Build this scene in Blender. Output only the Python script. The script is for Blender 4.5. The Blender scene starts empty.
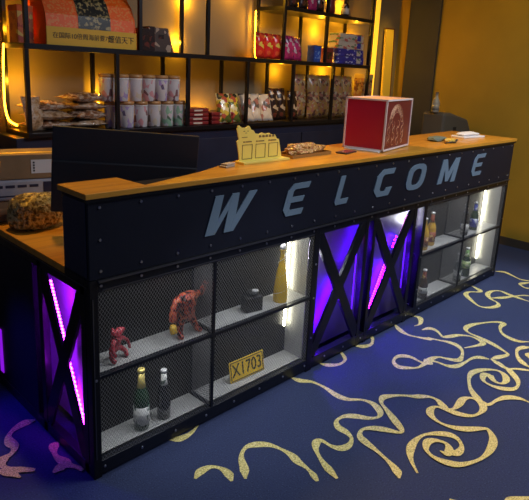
import bpy, bmesh, math, random
from mathutils import Vector, Matrix, Euler
S = bpy.context.scene
COL = S.collection
R = math.radians
random.seed(7)

# ------------------------------------------------------------------ materials
MATS = {}
def mat(name, col, rough=.6, metal=0., emit=None, es=0., alpha=1., spec=.5, trans=0., noise=0., nscale=30., bump=0., coat=0.):
    m = bpy.data.materials.new(name); m.use_nodes = True
    nt = m.node_tree; b = nt.nodes['Principled BSDF']
    b.inputs['Base Color'].default_value = (*col, 1)
    b.inputs['Roughness'].default_value = rough
    b.inputs['Metallic'].default_value = metal
    b.inputs['Specular IOR Level'].default_value = spec
    b.inputs['Transmission Weight'].default_value = trans
    b.inputs['Alpha'].default_value = alpha
    b.inputs['Coat Weight'].default_value = coat
    if emit:
        b.inputs['Emission Color'].default_value = (*emit, 1)
        b.inputs['Emission Strength'].default_value = es
    if noise or bump:
        tc = nt.nodes.new('ShaderNodeTexCoord'); n = nt.nodes.new('ShaderNodeTexNoise')
        n.inputs['Scale'].default_value = nscale; n.inputs['Detail'].default_value = 5
        nt.links.new(tc.outputs['Object'], n.inputs['Vector'])
        if noise:
            mx = nt.nodes.new('ShaderNodeMix'); mx.data_type = 'RGBA'; mx.blend_type = 'MULTIPLY'
            mx.inputs['Factor'].default_value = 1
            mx.inputs['A'].default_value = (*col, 1)
            r = nt.nodes.new('ShaderNodeMapRange')
            r.inputs['From Min'].default_value = .3; r.inputs['From Max'].default_value = .7
            r.inputs['To Min'].default_value = 1 - noise; r.inputs['To Max'].default_value = 1 + noise * .6
            nt.links.new(n.outputs['Fac'], r.inputs['Value'])
            nt.links.new(r.outputs['Result'], mx.inputs['B'])
            nt.links.new(mx.outputs['Result'], b.inputs['Base Color'])
        if bump:
            bp = nt.nodes.new('ShaderNodeBump'); bp.inputs['Strength'].default_value = bump
            bp.inputs['Distance'].default_value = .01
            nt.links.new(n.outputs['Fac'], bp.inputs['Height']); nt.links.new(bp.outputs['Normal'], b.inputs['Normal'])
    MATS[name] = m
    return m

def math_node(nt, op, a, b=None):
    n = nt.nodes.new('ShaderNodeMath'); n.operation = op
    for i, v in enumerate((a, b)):
        if v is None: continue
        if isinstance(v, (int, float)): n.inputs[i].default_value = v
        else: nt.links.new(v, n.inputs[i])
    return n.outputs[0]

def mesh_mat(name, axes, hole, strand, pu=.014, pv=.010, w=.13, alpha=False, rough=.4, metal=.5):
    """expanded metal: diamond strands over a backing sheet (or open holes)"""
    m = mat(name, hole, rough, metal); nt = m.node_tree; b = nt.nodes['Principled BSDF']
    tc = nt.nodes.new('ShaderNodeTexCoord'); sp = nt.nodes.new('ShaderNodeSeparateXYZ')
    nt.links.new(tc.outputs['Object'], sp.inputs[0])
    u = math_node(nt, 'DIVIDE', sp.outputs[axes[0]], pu); v = math_node(nt, 'DIVIDE', sp.outputs[axes[1]], pv)
    a = math_node(nt, 'PINGPONG', math_node(nt, 'ADD', u, v), .5)
    c = math_node(nt, 'PINGPONG', math_node(nt, 'SUBTRACT', u, v), .5)
    k = math_node(nt, 'LESS_THAN', math_node(nt, 'MINIMUM', a, c), w)
    mx = nt.nodes.new('ShaderNodeMix'); mx.data_type = 'RGBA'
    nt.links.new(k, mx.inputs['Factor']); mx.inputs['A'].default_value = (*hole, 1); mx.inputs['B'].default_value = (*strand, 1)
    nt.links.new(mx.outputs['Result'], b.inputs['Base Color'])
    if alpha: nt.links.new(k, b.inputs['Alpha'])
    return m

def ramp_mat(name, scale, stops, rough=.4, kind='VORONOI', metal=0., stretch=(1, 1, 1), bump=0., const=True, alpha=1., coat=0.):
    """blotchy printed or speckled surface: noise or cells through a colour ramp"""
    m = mat(name, stops[0][1], rough, metal, alpha=alpha, coat=coat); nt = m.node_tree; b = nt.nodes['Principled BSDF']
    tc = nt.nodes.new('ShaderNodeTexCoord'); mp = nt.nodes.new('ShaderNodeMapping')
    mp.inputs['Scale'].default_value = stretch
    nt.links.new(tc.outputs['Object'], mp.inputs['Vector'])
    if kind == 'VORONOI':
        n = nt.nodes.new('ShaderNodeTexVoronoi'); n.inputs['Scale'].default_value = scale
        nt.links.new(mp.outputs[0], n.inputs['Vector'])
        sc = nt.nodes.new('ShaderNodeSeparateColor'); nt.links.new(n.outputs['Color'], sc.inputs[0]); out = sc.outputs[0]
    else:
        n = nt.nodes.new('ShaderNodeTexNoise'); n.inputs['Scale'].default_value = scale; n.inputs['Detail'].default_value = 4
        nt.links.new(mp.outputs[0], n.inputs['Vector']); out = n.outputs['Fac']
    r = nt.nodes.new('ShaderNodeValToRGB'); nt.links.new(out, r.inputs[0])
    if const: r.color_ramp.interpolation = 'CONSTANT'
    while len(r.color_ramp.elements) < len(stops): r.color_ramp.elements.new(.5)
    for e, (p_, c_) in zip(r.color_ramp.elements, stops): e.position = p_; e.color = (*c_, 1)
    nt.links.new(r.outputs[0], b.inputs['Base Color'])
    if bump:
        bp = nt.nodes.new('ShaderNodeBump'); bp.inputs['Strength'].default_value = bump; bp.inputs['Distance'].default_value = .01
        nt.links.new(out, bp.inputs['Height']); nt.links.new(bp.outputs['Normal'], b.inputs['Normal'])
    return m

# ------------------------------------------------------------------ mesh builder
class MB:
    def __init__(s): s.v = []; s.f = []; s.m = []; s.sm = []
    def add(s, vs, fs, m=0, smooth=False):
        o = len(s.v); s.v += [tuple(v) for v in vs]
        for f in fs: s.f.append([o + i for i in f]); s.m.append(m); s.sm.append(smooth)
        return s
    def box(s, x0, x1, y0, y1, z0, z1, m=0, M=None):
        vs = [Vector((x, y, z)) for z in (z0, z1) for y in (y0, y1) for x in (x0, x1)]
        if M is not None: vs = [M @ v for v in vs]
        return s.add(vs, [(0, 2, 3, 1), (4, 5, 7, 6), (0, 1, 5, 4), (2, 6, 7, 3), (0, 4, 6, 2), (1, 3, 7, 5)], m)
    def cyl(s, c, r, h, n=16, m=0, axis=2, r2=None, smooth=True):
        r2 = r if r2 is None else r2
        def P(a, rr, t):
            u, w = rr * math.cos(a), rr * math.sin(a)
            q = {2: (u, w, t), 1: (u, t, w), 0: (t, u, w)}[axis]
            return (c[0] + q[0], c[1] + q[1], c[2] + q[2])
        vs = [P(2 * math.pi * i / n, r, 0) for i in range(n)] + [P(2 * math.pi * i / n, r2, h) for i in range(n)]
        flip = axis == 1
        sd = [(i, (i + 1) % n, n + (i + 1) % n, n + i) for i in range(n)]
        s.add(vs, [f[::-1] if flip else f for f in sd], m, smooth)
        o = len(s.v) - 2 * n
        caps = [list(range(n))[::-1], [n + i for i in range(n)]]
        for f in caps: s.f.append([o + i for i in (f[::-1] if flip else f)]); s.m.append(m); s.sm.append(False)
        return s
    def lathe(s, prof, n=20, c=(0, 0, 0), m=0):
        """prof: (radius, z) from bottom to top"""
        vs = [(c[0] + r * math.cos(2 * math.pi * i / n), c[1] + r * math.sin(2 * math.pi * i / n), c[2] + z) for r, z in prof for i in range(n)]
        fs = [(k * n + i, k * n + (i + 1) % n, (k + 1) * n + (i + 1) % n, (k + 1) * n + i) for k in range(len(prof) - 1) for i in range(n)]
        s.add(vs, fs, m, True); o = len(s.v) - len(vs)
        s.f.append([o + i for i in range(n)][::-1]); s.m.append(m); s.sm.append(False)
        s.f.append([o + (len(prof) - 1) * n + i for i in range(n)]); s.m.append(m); s.sm.append(False)
        return s
    def prism(s, pts, a, b, plane='xz', m=0, M=None):
        """outline extruded from a to b along the third axis"""
        def P(u, v, t):
            q = Vector({'xz': (u, t, v), 'xy': (u, v, t), 'yz': (t, u, v)}[plane]); return M @ q if M is not None else q
        n = len(pts); vs = [P(u, v, a) for u, v in pts] + [P(u, v, b) for u, v in pts]
        return s.add(vs, [list(range(n)), [n + i for i in range(n)][::-1]] + [(i, n + i, n + (i + 1) % n, (i + 1) % n) for i in range(n)], m)
    def bar(s, p, q, w, t, up=(0, 0, 1), m=0):
        """rectangular bar from p to q; w measured across in plane with up, t along up x dir"""
        p, q = Vector(p), Vector(q); d = (q - p).normalized(); n = d.cross(Vector(up)).normalized(); k = n.cross(d).normalized()
        vs = [e + n * a * t / 2 + k * b * w / 2 for e in (p, q) for a, b in ((-1, -1), (1, -1), (1, 1), (-1, 1))]
        return s.add(vs, [(0, 1, 2, 3), (7, 6, 5, 4), (0, 4, 5, 1), (1, 5, 6, 2), (2, 6, 7, 3), (3, 7, 4, 0)], m)
    def tube(s, pts, r, n=8, m=0):
        pts = [Vector(p) for p in pts]; rings = []
        for i, p in enumerate(pts):
            d = (pts[min(i + 1, len(pts) - 1)] - pts[max(i - 1, 0)]).normalized()
            a = d.orthogonal().normalized() if i == 0 else (rings[-1][1] - d * rings[-1][1].dot(d)).normalized()
            rings.append((p, a, d.cross(a)))
        rr = r if isinstance(r, (list, tuple)) else [r] * len(pts)
        vs = [p + (a * math.cos(2 * math.pi * k / n) + b * math.sin(2 * math.pi * k / n)) * rr[i] for i, (p, a, b) in enumerate(rings) for k in range(n)]
        fs = [(i * n + k, i * n + (k + 1) % n, (i + 1) * n + (k + 1) % n, (i + 1) * n + k) for i in range(len(pts) - 1) for k in range(n)]
        fs += [list(range(n))[::-1], [(len(pts) - 1) * n + k for k in range(n)]]
        return s.add(vs, fs, m, True)
    def build(s, name, mats, parent=None, bevel=0., world=False, loc=None):
        me = bpy.data.meshes.new(name)
        off = Vector((0, 0, 0))
        if world and parent is not None:
            q = parent
            while q is not None: off += Vector(q.location); q = q.parent
        me.from_pydata([tuple(Vector(v) - off) for v in s.v], [], s.f); me.validate()
        for p_, mi, sm in zip(me.polygons, s.m, s.sm): p_.material_index = mi; p_.use_smooth = sm
        bm = bmesh.new(); bm.from_mesh(me); bmesh.ops.recalc_face_normals(bm, faces=bm.faces); bm.to_mesh(me); bm.free()
        for m in (mats if isinstance(mats, (list, tuple)) else [mats]): me.materials.append(m)
        o = bpy.data.objects.new(name, me); COL.objects.link(o)
        if parent is not None: o.parent = parent
        if loc is not None: o.location = loc
        if bevel:
            b = o.modifiers.new('bevel', 'BEVEL'); b.width = bevel; b.segments = 2; b.limit_method = 'ANGLE'; b.angle_limit = R(40)
        return o

def tag(o, label=None, cat=None, group=None, kind=None):
    if label: o['label'] = label
    if cat: o['category'] = cat
    if group: o['group'] = group
    if kind: o['kind'] = kind
    return o
def empty(name, loc, rz=0, rx=0):
    o = bpy.data.objects.new(name, None); COL.objects.link(o); o.location = loc; o.rotation_euler = (rx, 0, rz); o.empty_display_size = .05
    return o
def copy_tree(o, parent=None):
    c = o.copy(); COL.objects.link(c)
    if parent is not None: c.parent = parent
    for ch in list(o.children): copy_tree(ch, c)
    return c
def text_mesh(name, body, size, m, parent=None, M=None, extrude=.0006, sx=1.):
    cu = bpy.data.curves.new(name, 'FONT'); cu.body = body; cu.size = size; cu.extrude = extrude; cu.align_x = 'CENTER'; cu.align_y = 'CENTER'
    o = bpy.data.objects.new(name, cu); COL.objects.link(o)
    bpy.context.view_layer.update()
    me = bpy.data.meshes.new_from_object(o.evaluated_get(bpy.context.evaluated_depsgraph_get()))
    bpy.data.objects.remove(o)
    me.transform(Matrix.Diagonal((sx, 1, 1, 1)))
    if M is not None: me.transform(M)
    me.materials.clear(); me.materials.append(m)
    n = bpy.data.objects.new(name, me); COL.objects.link(n)
    if parent is not None: n.parent = parent
    return n
def skin_mesh(name, verts, edges, radii, m, parent=None, sub=1):
    me = bpy.data.meshes.new(name); me.from_pydata(verts, edges, [])
    o = bpy.data.objects.new(name, me); COL.objects.link(o)
    sk = o.modifiers.new('skin', 'SKIN'); sk.use_smooth_shade = True
    lay = me.skin_vertices[0] if me.skin_vertices else None
    if lay is None:
        bpy.context.view_layer.objects.active = o
        bm = bmesh.new(); bm.from_mesh(me); bm.verts.layers.skin.verify(); bm.to_mesh(me); bm.free(); lay = me.skin_vertices[0]
    for i, r in enumerate(radii): lay.data[i].radius = (r, r)
    lay.data[0].use_root = True
    if sub:
        s_ = o.modifiers.new('sub', 'SUBSURF'); s_.levels = sub; s_.render_levels = sub
    bpy.context.view_layer.update()
    me2 = bpy.data.meshes.new_from_object(o.evaluated_get(bpy.context.evaluated_depsgraph_get()))
    bpy.data.objects.remove(o)
    me2.materials.clear(); me2.materials.append(m)
    for p_ in me2.polygons: p_.use_smooth = True
    n = bpy.data.objects.new(name, me2); COL.objects.link(n)
    if parent is not None: n.parent = parent
    return n
# ------------------------------------------------------------------ camera
cam_d = bpy.data.cameras.new('camera'); cam = bpy.data.objects.new('camera', cam_d); COL.objects.link(cam)
cam_d.sensor_width = 36; cam_d.sensor_fit = 'HORIZONTAL'; cam_d.lens = 571.478 / 529 * 36
cam_d.shift_x = (264.5 - 270.872) / 529; cam_d.shift_y = (208.747 - 250) / 529
r_, u_, f_ = Vector((0.69977, -0.7126, 0.05027)), Vector((0.13749, 0.20341, 0.96939)), Vector((0.70101, 0.67144, -0.24032))
mw = Matrix((r_, u_, -f_)).transposed().to_4x4(); mw.translation = (-0.94242, -1.78217, 1.60917)
cam.matrix_world = mw
S.camera = cam
S.view_settings.view_transform = 'Standard'; S.view_settings.look = 'None'; S.view_settings.gamma = 1
S.view_settings.use_curve_mapping = False; S.view_settings.exposure = 0.0

# ------------------------------------------------------------------ palette
navy = mat('navy_painted_steel', (.008, .010, .022), .5, .05, spec=.3, noise=.15, nscale=6)
navy_side = mat('navy_side_steel', (.022, .028, .065), .42, .2, noise=.15, nscale=6)
black = mat('black_steel', (.010, .010, .014), .35, .4)
railm = mat('dark_rail', (.016, .018, .028), .3, .5)
steel = mat('bolt_steel', (.45, .45, .5), .3, 1.)
wood = ramp_mat('orange_oak', 9, [(0, (.46, .19, .022)), (.45, (.68, .31, .035)), (.6, (.54, .23, .028)), (1, (.74, .35, .042))], .32, 'NOISE', stretch=(.25, 3, 3), const=False, coat=.2)
letter_m = mat('pale_blue_letter', (.15, .215, .29), .5)
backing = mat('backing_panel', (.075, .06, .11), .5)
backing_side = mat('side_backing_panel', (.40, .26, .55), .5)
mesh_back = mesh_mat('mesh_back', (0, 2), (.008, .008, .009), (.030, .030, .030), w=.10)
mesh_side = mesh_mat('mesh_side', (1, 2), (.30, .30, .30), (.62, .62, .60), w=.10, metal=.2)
mesh_shelf = mesh_mat('mesh_shelf', (0, 1), (.60, .60, .58), (.40, .40, .40), w=.14, metal=.1)
mesh_front = mesh_mat('mesh_front', (0, 2), (.1, .1, .1), (.34, .34, .34), pu=.014, pv=.020, w=.047, alpha=True, metal=.3)
mesh_open = mesh_mat('mesh_open', (1, 2), (.1, .1, .1), (.20, .20, .21), w=.12, alpha=True)
white_led = mat('white_led', (1, 1, 1), emit=(1, .95, .70), es=15)
white_led2 = mat('cool_white_led', (1, 1, 1), emit=(.88, .88, 1), es=300)
purple_led = mat('purple_led', (.5, .1, 1), emit=(.09, .0003, 1), es=330)
pink_led = mat('pink_led', (1, .3, 1), emit=(1, .10, .9), es=6)
warm_led = mat('warm_led', (1, .7, .2), emit=(1, .44, .018), es=14)
white_p = mat('white_plastic', (.8, .8, .78), .4)
paper = mat('white_paper', (.78, .78, .8), .7)
card = mat('brown_cardboard', (.30, .19, .10), .8, noise=.15, nscale=14)
ink = mat('black_ink', (.015, .015, .02), .6)
red_ink = mat('red_ink', (.5, .02, .02), .5)

# ------------------------------------------------------------------ setting
def carpet_mat(name, stops, scale):
    return ramp_mat(name, scale, stops, .95, 'NOISE', const=False, bump=.3)
navy_carpet = carpet_mat('navy_carpet', [(.30, (.015, .024, .066)), (.48, (.030, .045, .125)), (.56, (.023, .036, .100)), (.75, (.065, .09, .20))], 150)
gold_carpet = carpet_mat('gold_carpet', [(.32, (.30, .27, .13)), (.46, (.68, .57, .19)), (.56, (.85, .73, .28)), (.7, (.92, .86, .48))], 170)
CURVES = [
 [(0.361,0.022),(0.404,-0.011),(0.465,-0.011),(0.526,0.013)],
 [(0.446,-0.389),(0.482,-0.343),(0.525,-0.279),(0.578,-0.249),(0.625,-0.262),(0.668,-0.304),(0.687,-0.361),(0.691,-0.416),(0.681,-0.459),(0.679,-0.509),(0.67,-0.551),(0.652,-0.593)],
 [(0.296,-0.254),(0.341,-0.236),(0.388,-0.243),(0.412,-0.277),(0.414,-0.321),(0.396,-0.363)],
 [(1.157,0.013),(1.17,-0.038),(1.209,-0.091),(1.218,-0.169),(1.207,-0.26),(1.223,-0.318),(1.272,-0.367),(1.286,-0.425),(1.257,-0.484),(1.215,-0.507),(1.17,-0.484),(1.129,-0.426),(1.085,-0.393),(1.032,-0.393),(1.001,-0.428),(0.997,-0.478),(0.979,-0.52),(0.932,-0.541),(0.887,-0.53),(0.867,-0.49),(0.865,-0.443),(0.842,-0.431),(0.804,-0.456),(0.77,-0.507),(0.745,-0.568),(0.723,-0.638)],
 [(1.392,0.01),(1.415,-0.035),(1.472,-0.069),(1.542,-0.055),(1.594,0.016)],
 [(1.717,0.017),(1.753,-0.032),(1.816,-0.046),(1.885,-0.007),(1.915,0.048)],
 [(2.393,0.007),(2.397,-0.043),(2.316,-0.091),(2.254,-0.084)],
 [(2.177,0.024),(2.123,-0.062),(2.106,-0.123),(2.129,-0.191),(2.162,-0.25),(2.167,-0.236),(2.192,-0.293),(2.217,-0.35),(2.216,-0.406),(2.173,-0.461),(2.087,-0.497),(2.039,-0.495),(2.01,-0.445),(1.99,-0.403),(1.939,-0.385),(1.859,-0.389),(1.785,-0.386),(1.735,-0.349),(1.706,-0.308),(1.733,-0.258),(1.792,-0.239),(1.838,-0.256),(1.86,-0.303),(1.854,-0.367),(1.882,-0.408),(1.897,-0.375),(1.926,-0.424),(1.933,-0.486),(1.962,-0.522),(2.033,-0.537),(2.126,-0.543),(2.179,-0.569),(2.201,-0.616)],
 [(2.242,-0.148),(2.305,-0.173),(2.3,-0.227),(2.258,-0.286),(2.29,-0.312),(2.362,-0.346),(2.406,-0.409),(2.388,-0.486),(2.355,-0.501),(2.287,-0.479),(2.221,-0.451)],
 [(2.21,-0.624),(2.27,-0.642),(2.348,-0.666),(2.381,-0.62),(2.412,-0.542),(2.434,-0.451),(2.447,-0.368),(2.492,-0.327),(2.575,-0.328),(2.675,-0.369),(2.756,-0.419),(2.77,-0.463),(2.694,-0.474),(2.621,-0.512),(2.583,-0.575),(2.583,-0.641),(2.64,-0.697)],
 [(2.21,-0.624),(2.195,-0.674),(2.173,-0.732),(2.215,-0.774),(2.262,-0.838)],
 [(3.278,0.008),(3.237,-0.079),(3.197,-0.09),(3.137,-0.042),(3.065,-0.047),(2.983,-0.133),(2.927,-0.223),(2.966,-0.282),(3.047,-0.305),(3.102,-0.277),(3.137,-0.207),(3.211,-0.154),(3.3,-0.151),(3.354,-0.193),(3.337,-0.265),(3.326,-0.348),(3.32,-0.443)],
 [(3.145,-0.203),(3.23,-0.262),(3.321,-0.303),(3.408,-0.348),(3.448,-0.395)],
 [(3.781,0.034),(3.827,-0.028),(3.792,-0.113),(3.758,-0.195),(3.789,-0.268)],
 [(3.759,-0.279),(3.682,-0.242),(3.632,-0.236),(3.59,-0.294),(3.62,-0.339)],
 [(2.558,-0.727),(2.517,-0.693),(2.454,-0.682),(2.373,-0.714),(2.318,-0.764),(2.289,-0.816)],
 [(2.487,-0.76),(2.44,-0.753),(2.396,-0.782)],
 [(0.914,-0.81),(0.945,-0.778),(0.968,-0.727),(0.99,-0.649),(1.003,-0.581),(1.02,-0.537),(1.065,-0.516),(1.111,-0.539),(1.152,-0.593),(1.18,-0.643),(1.205,-0.64),(1.242,-0.583),(1.289,-0.504),(1.323,-0.449),(1.368,-0.429),(1.406,-0.442),(1.46,-0.482),(1.501,-0.53),(1.525,-0.55),(1.56,-0.587),(1.563,-0.628),(1.541,-0.667),(1.526,-0.702),(1.554,-0.721),(1.604,-0.722),(1.677,-0.713),(1.716,-0.735),(1.72,-0.773),(1.687,-0.815),(1.629,-0.828),(1.569,-0.812),(1.534,-0.764),(1.52,-0.706),(1.507,-0.658),(1.468,-0.646),(1.422,-0.667),(1.396,-0.719),(1.402,-0.78),(1.438,-0.838),(1.505,-0.892),(1.518,-0.916),(1.462,-0.965),(1.371,-0.988),(1.28,-0.984),(1.191,-0.947),(1.153,-0.898),(1.142,-0.84),(1.163,-0.792),(1.215,-0.769),(1.252,-0.785),(1.27,-0.825),(1.249,-0.857),(1.208,-0.87),(1.201,-0.837)],
 [(1.208,-0.87),(1.248,-0.896),(1.3,-0.891),(1.339,-0.856),(1.343,-0.811),(1.299,-0.759),(1.241,-0.728),(1.167,-0.727),(1.101,-0.748),(1.047,-0.787),(0.998,-0.845)],
 [(1.736,-0.748),(1.719,-0.793),(1.733,-0.826),(1.801,-0.836),(1.867,-0.86),(1.909,-0.908),(1.912,-0.97)],
 [(1.724,-0.798),(1.75,-0.746),(1.808,-0.687),(1.901,-0.636),(1.979,-0.623),(2.056,-0.653),(2.104,-0.705),(2.09,-0.753),(2.037,-0.786),(1.984,-0.784),(1.978,-0.745),(2.018,-0.702),(1.986,-0.742)],
 [(2.03,-0.701),(2.0,-0.676),(1.937,-0.7),(1.919,-0.751),(1.934,-0.805),(1.976,-0.848),(2.036,-0.851),(2.096,-0.82),(2.16,-0.753),(2.186,-0.713)],
 [(-0.006,0.524),(-0.049,0.532),(-0.105,0.516),(-0.14,0.484),(-0.15,0.441),(-0.149,0.397),(-0.175,0.366),(-0.207,0.356),(-0.227,0.338),(-0.228,0.302),(-0.2,0.259),(-0.146,0.207)],
 [(0.002,0.307),(-0.023,0.298),(-0.04,0.265),(-0.048,0.224),(-0.04,0.18),(-0.036,0.148),(-0.016,0.112),(-0.009,0.079)],
 [(-0.101,0.144),(-0.063,0.154),(-0.03,0.142)],
 [(-0.263,0.302),(-0.226,0.261),(-0.206,0.203)],
]
def smooth(pts, k=6):
    if len(pts) < 3: return [Vector(p) for p in pts]
    P = [Vector(p) for p in pts]; P = [2 * P[0] - P[1]] + P + [2 * P[-1] - P[-2]]; out = []
    for i in range(1, len(P) - 2):
        a, b, c, d = P[i - 1:i + 3]
        for j in range(k):
            t = j / k
            out.append(.5 * ((2 * b) + (c - a) * t + (2 * a - 5 * b + 4 * c - d) * t * t + (3 * b - a - 3 * c + d) * t ** 3))
    out.append(P[-2]); return out
fl = MB(); fl.box(-1.6, 4.67, -3.2, 1.8, -.05, 0)
def ribbon(pts, z, w0=.026):
    Q = smooth(pts); n = len(Q); L = []
    for i, p in enumerate(Q):
        d = Q[min(i + 1, n - 1)] - Q[max(i - 1, 0)]
        if d.length < 1e-6: d = Vector((1, 0))
        d.normalize(); e = min(i, n - 1 - i) / 5.
        w = w0 * (.75 + .3 * math.sin(i * .31)) * min(1, .35 + e * .65) / 2
        nn = Vector((-d.y, d.x)); L.append((p + nn * w, p - nn * w))
    vs = [(q.x, q.y, z + i * 5e-6) for i, ab in enumerate(L) for q in ab]
    fl.add(vs, [(2 * i, 2 * i + 1, 2 * i + 3, 2 * i + 2) for i in range(n - 1)], 1)
zz = .0012
for k, c in enumerate(CURVES): ribbon(c, zz + k * .00016, .037 if k < 22 else .044)
# the same woven figures go on across the rest of the room
for k, c in enumerate(CURVES):
    if k in (3, 17, 18, 20, 21, 9):
        for j, (dx, dy) in enumerate(((-.25, -.75), (-1.2, -1.1), (1.0, -1.2), (2.1, -.7), (-.1, -1.9), (.9, -2.0))):
            q = [(x + dx, y + dy) for x, y in c]
            q = [p_ for p_ in q if -1.5 < p_[0] < 4.5 and -3.1 < p_[1] < -.06 - .895 * p_[0] - .03]
            if len(q) > 4: ribbon(q, .0055 + k * .00008 + j * .0003, .036)
floor = fl.build('floor', [navy_carpet, gold_carpet]); tag(floor, kind='structure')
wall_m = mat('ochre_wall', (.40, .25, .022), .85, noise=.10, nscale=2.5, bump=.1)
wallb_m = mat('back_wall_paint', (.24, .19, .115), .85, noise=.08, nscale=3)
dark_wall = mat('dark_grey_wall_panel', (.045, .045, .05), .8, noise=.08, nscale=4)
base_m = mat('dark_baseboard', (.05, .04, .03), .6)
tag(MB().box(-1.6, 4.75, 1.8, 1.9, 0, 3.0).build('wall_back', wallb_m), kind='structure')
tag(MB().box(4.67, 4.77, -3.2, 1.8, 0, 3.0).build('wall_right', wall_m), kind='structure')
tag(MB().box(-1.6, 4.77, -3.2, 1.9, 3.0, 3.1).build('ceiling', mat('dark_ceiling', (.06, .06, .065), .9)), kind='structure')
tag(MB().box(4.64, 4.67, 1.31, 1.67, .08, 3.0).build('trim_1', dark_wall), kind='structure')
tag(MB().box(4.655, 4.67, -3.2, 1.8, 0, .08).build('baseboard_right', base_m), kind='structure')
tag(MB().box(-1.6, 4.655, 1.785, 1.8, 0, .08).build('baseboard_back', base_m), kind='structure')

# ------------------------------------------------------------------ the counter
L = 3.683; H = 1.155
ZH, ZA, ZB, ZC = .831, .780, .439, .071
counter = empty('reception_counter', (0, 0, 0))
tag(counter, 'long navy steel bar counter with WELCOME lettering, mesh display bays and orange wood top', 'counter')
def part(mb, name, m, parent=counter, bevel=0., label=None):
    o = mb.build(name, m, parent, bevel)
    if label: o['label'] = label
    return o
header = part(MB().box(0, L, 0, .19, ZH, 1.132), 'header_panel', [navy], bevel=.003, label='navy steel fascia box carrying the lettering')
# inner recess line on the end face
part(MB().box(-.004, 0, .012, .178, ZH + .01, 1.12), 'end_plate', [navy_side], bevel=.002)
top = MB().prism([(-.012, -.012), (3.70, -.012), (3.70, .55), (1.586, .43), (.956, .285), (.60, .131), (.25, .022), (.235, .20), (-.012, .20)], 1.134, H, 'xy')
part(top, 'wooden_top', [wood], bevel=.002, label='orange wooden bar top')
part(MB().box(-.008, L + .01, -.008, .006, 1.122, 1.134), 'edge_trim', [black])
part(MB().prism([(0, .19), (L, .19), (L, .60), (.62, .60), (.62, 1.10), (0, 1.10)], .806, .836, 'xy'), 'desktop', [wood], bevel=.002, label='lower wooden desktop behind the fascia')
part(MB().box(3.66, 3.683, .19, .60, 0, .806).box(3.663, 3.683, .19, .53, .836, 1.132), 'end_panel', [navy])
part(MB().box(.6, 3.66, .58, .60, .05, .80), 'rear_panel', [navy])

# lettering: outlines on a unit square, sheared to the right
def letter(polys, x, z, w, h, shear, name_label):
    b = MB()
    for k, q in enumerate(polys):
        b.prism([(x + u * w + (v) * shear * h, z + v * h) for u, v in q], -.005 - .0003 * (k % 4), -.0005, 'xz')
    o = b.build('letter', [letter_m], header); o['label'] = name_label
def stroke(pts, t):
    """thick polyline as quads with joints"""
    out = []
    for (x0, y0), (x1, y1) in zip(pts[:-1], pts[1:]):
        dx, dy = x1 - x0, y1 - y0; l = math.hypot(dx, dy); nx, ny = -dy / l * t / 2, dx / l * t / 2
        ex, ey = dx / l * t * .18, dy / l * t * .18
        out.append([(x0 - ex + nx, y0 - ey + ny), (x0 - ex - nx, y0 - ey - ny), (x1 + ex - nx, y1 + ey - ny), (x1 + ex + nx, y1 + ey + ny)])
    return out
Wp = [[(0, 1), (.22, 1), (.20, .30), (.42, 1), (.62, 1), (.64, .32), (.86, 1), (1.08, 1), (.70, 0), (.46, 0), (.44, .62), (.24, 0), (0, 0)]]
# split into convex pieces
Wp = [[(0, 1), (.20, 1), (.24, 0), (.0, 0)], [(.20, .32), (.42, 1), (.42, .58), (.24, 0), (.2, 0)], [(.42, 1), (.60, 1), (.70, 0), (.46, 0), (.42, .58)], [(.62, .32), (.86, 1), (1.08, 1), (.70, 0), (.62, 0)]]
Ep = [[(.0, .22), (.0, .78), (.22, 1), (.36, .84), (.28, .76), (.28, .24), (.36, .16), (.22, 0)],
      [(.22, 1), (1.0, 1), (.96, .82), (.30, .82)], [(.1, .58), (.86, .58), (.82, .41), (.1, .41)], [(.22, 0), (.92, 0), (.96, .18), (.30, .18)]]
Lp = [[(.0, .12), (.0, 1), (.36, 1), (.36, .1), (.12, 0)], [(.12, 0), (.95, 0), (1.0, .19), (.3, .19)]]
Cp = [[(.0, .24), (.0, .76), (.26, 1), (.40, .82), (.30, .72), (.30, .28), (.40, .18), (.26, 0)], [(.26, 1), (.92, 1), (.88, .80), (.34, .80)], [(.26, 0), (.88, 0), (.98, .30), (.66, .30), (.62, .18), (.34, .18)]]
ring = []
for i in range(20):
    a0, a1 = 2 * math.pi * i / 20, 2 * math.pi * (i + 1) / 20
    f = lambda a, k: (.5 + (.5 - k) * (abs(math.cos(a)) ** .7) * (1 if math.cos(a) > 0 else -1), .5 + (.5 - k * .72) * (abs(math.sin(a)) ** .7) * (1 if math.sin(a) > 0 else -1))
    ring.append([f(a0, 0), f(a1, 0), f(a1, .26), f(a0, .26)])
Mp = [[(0, 0), (0, 1), (.24, 1), (.24, 0)], [(.24, 1), (.50, .42), (.50, .06), (.42, .06), (.24, .56)], [(.76, 1), (.50, .42), (.50, .06), (.58, .06), (.76, .56)], [(.76, 0), (.76, 1), (1, 1), (1, 0)]]
for polys, x, w, nm, z in ((Wp, .523, .225, 'letter W', .907), (Ep, .985, .155, 'letter E between W and L', .919), (Lp, 1.385, .115, 'letter L', .922), (Cp, 1.735, .185, 'letter C', .917),
                       (ring, 2.07, .215, 'letter O', .914), (Mp, 2.48, .235, 'letter M', .914), (Ep, 2.955, .17, 'last letter E, by the right end', .920)):
    letter(polys, x, z, w, 1.074 - z, .33, nm)

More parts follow.
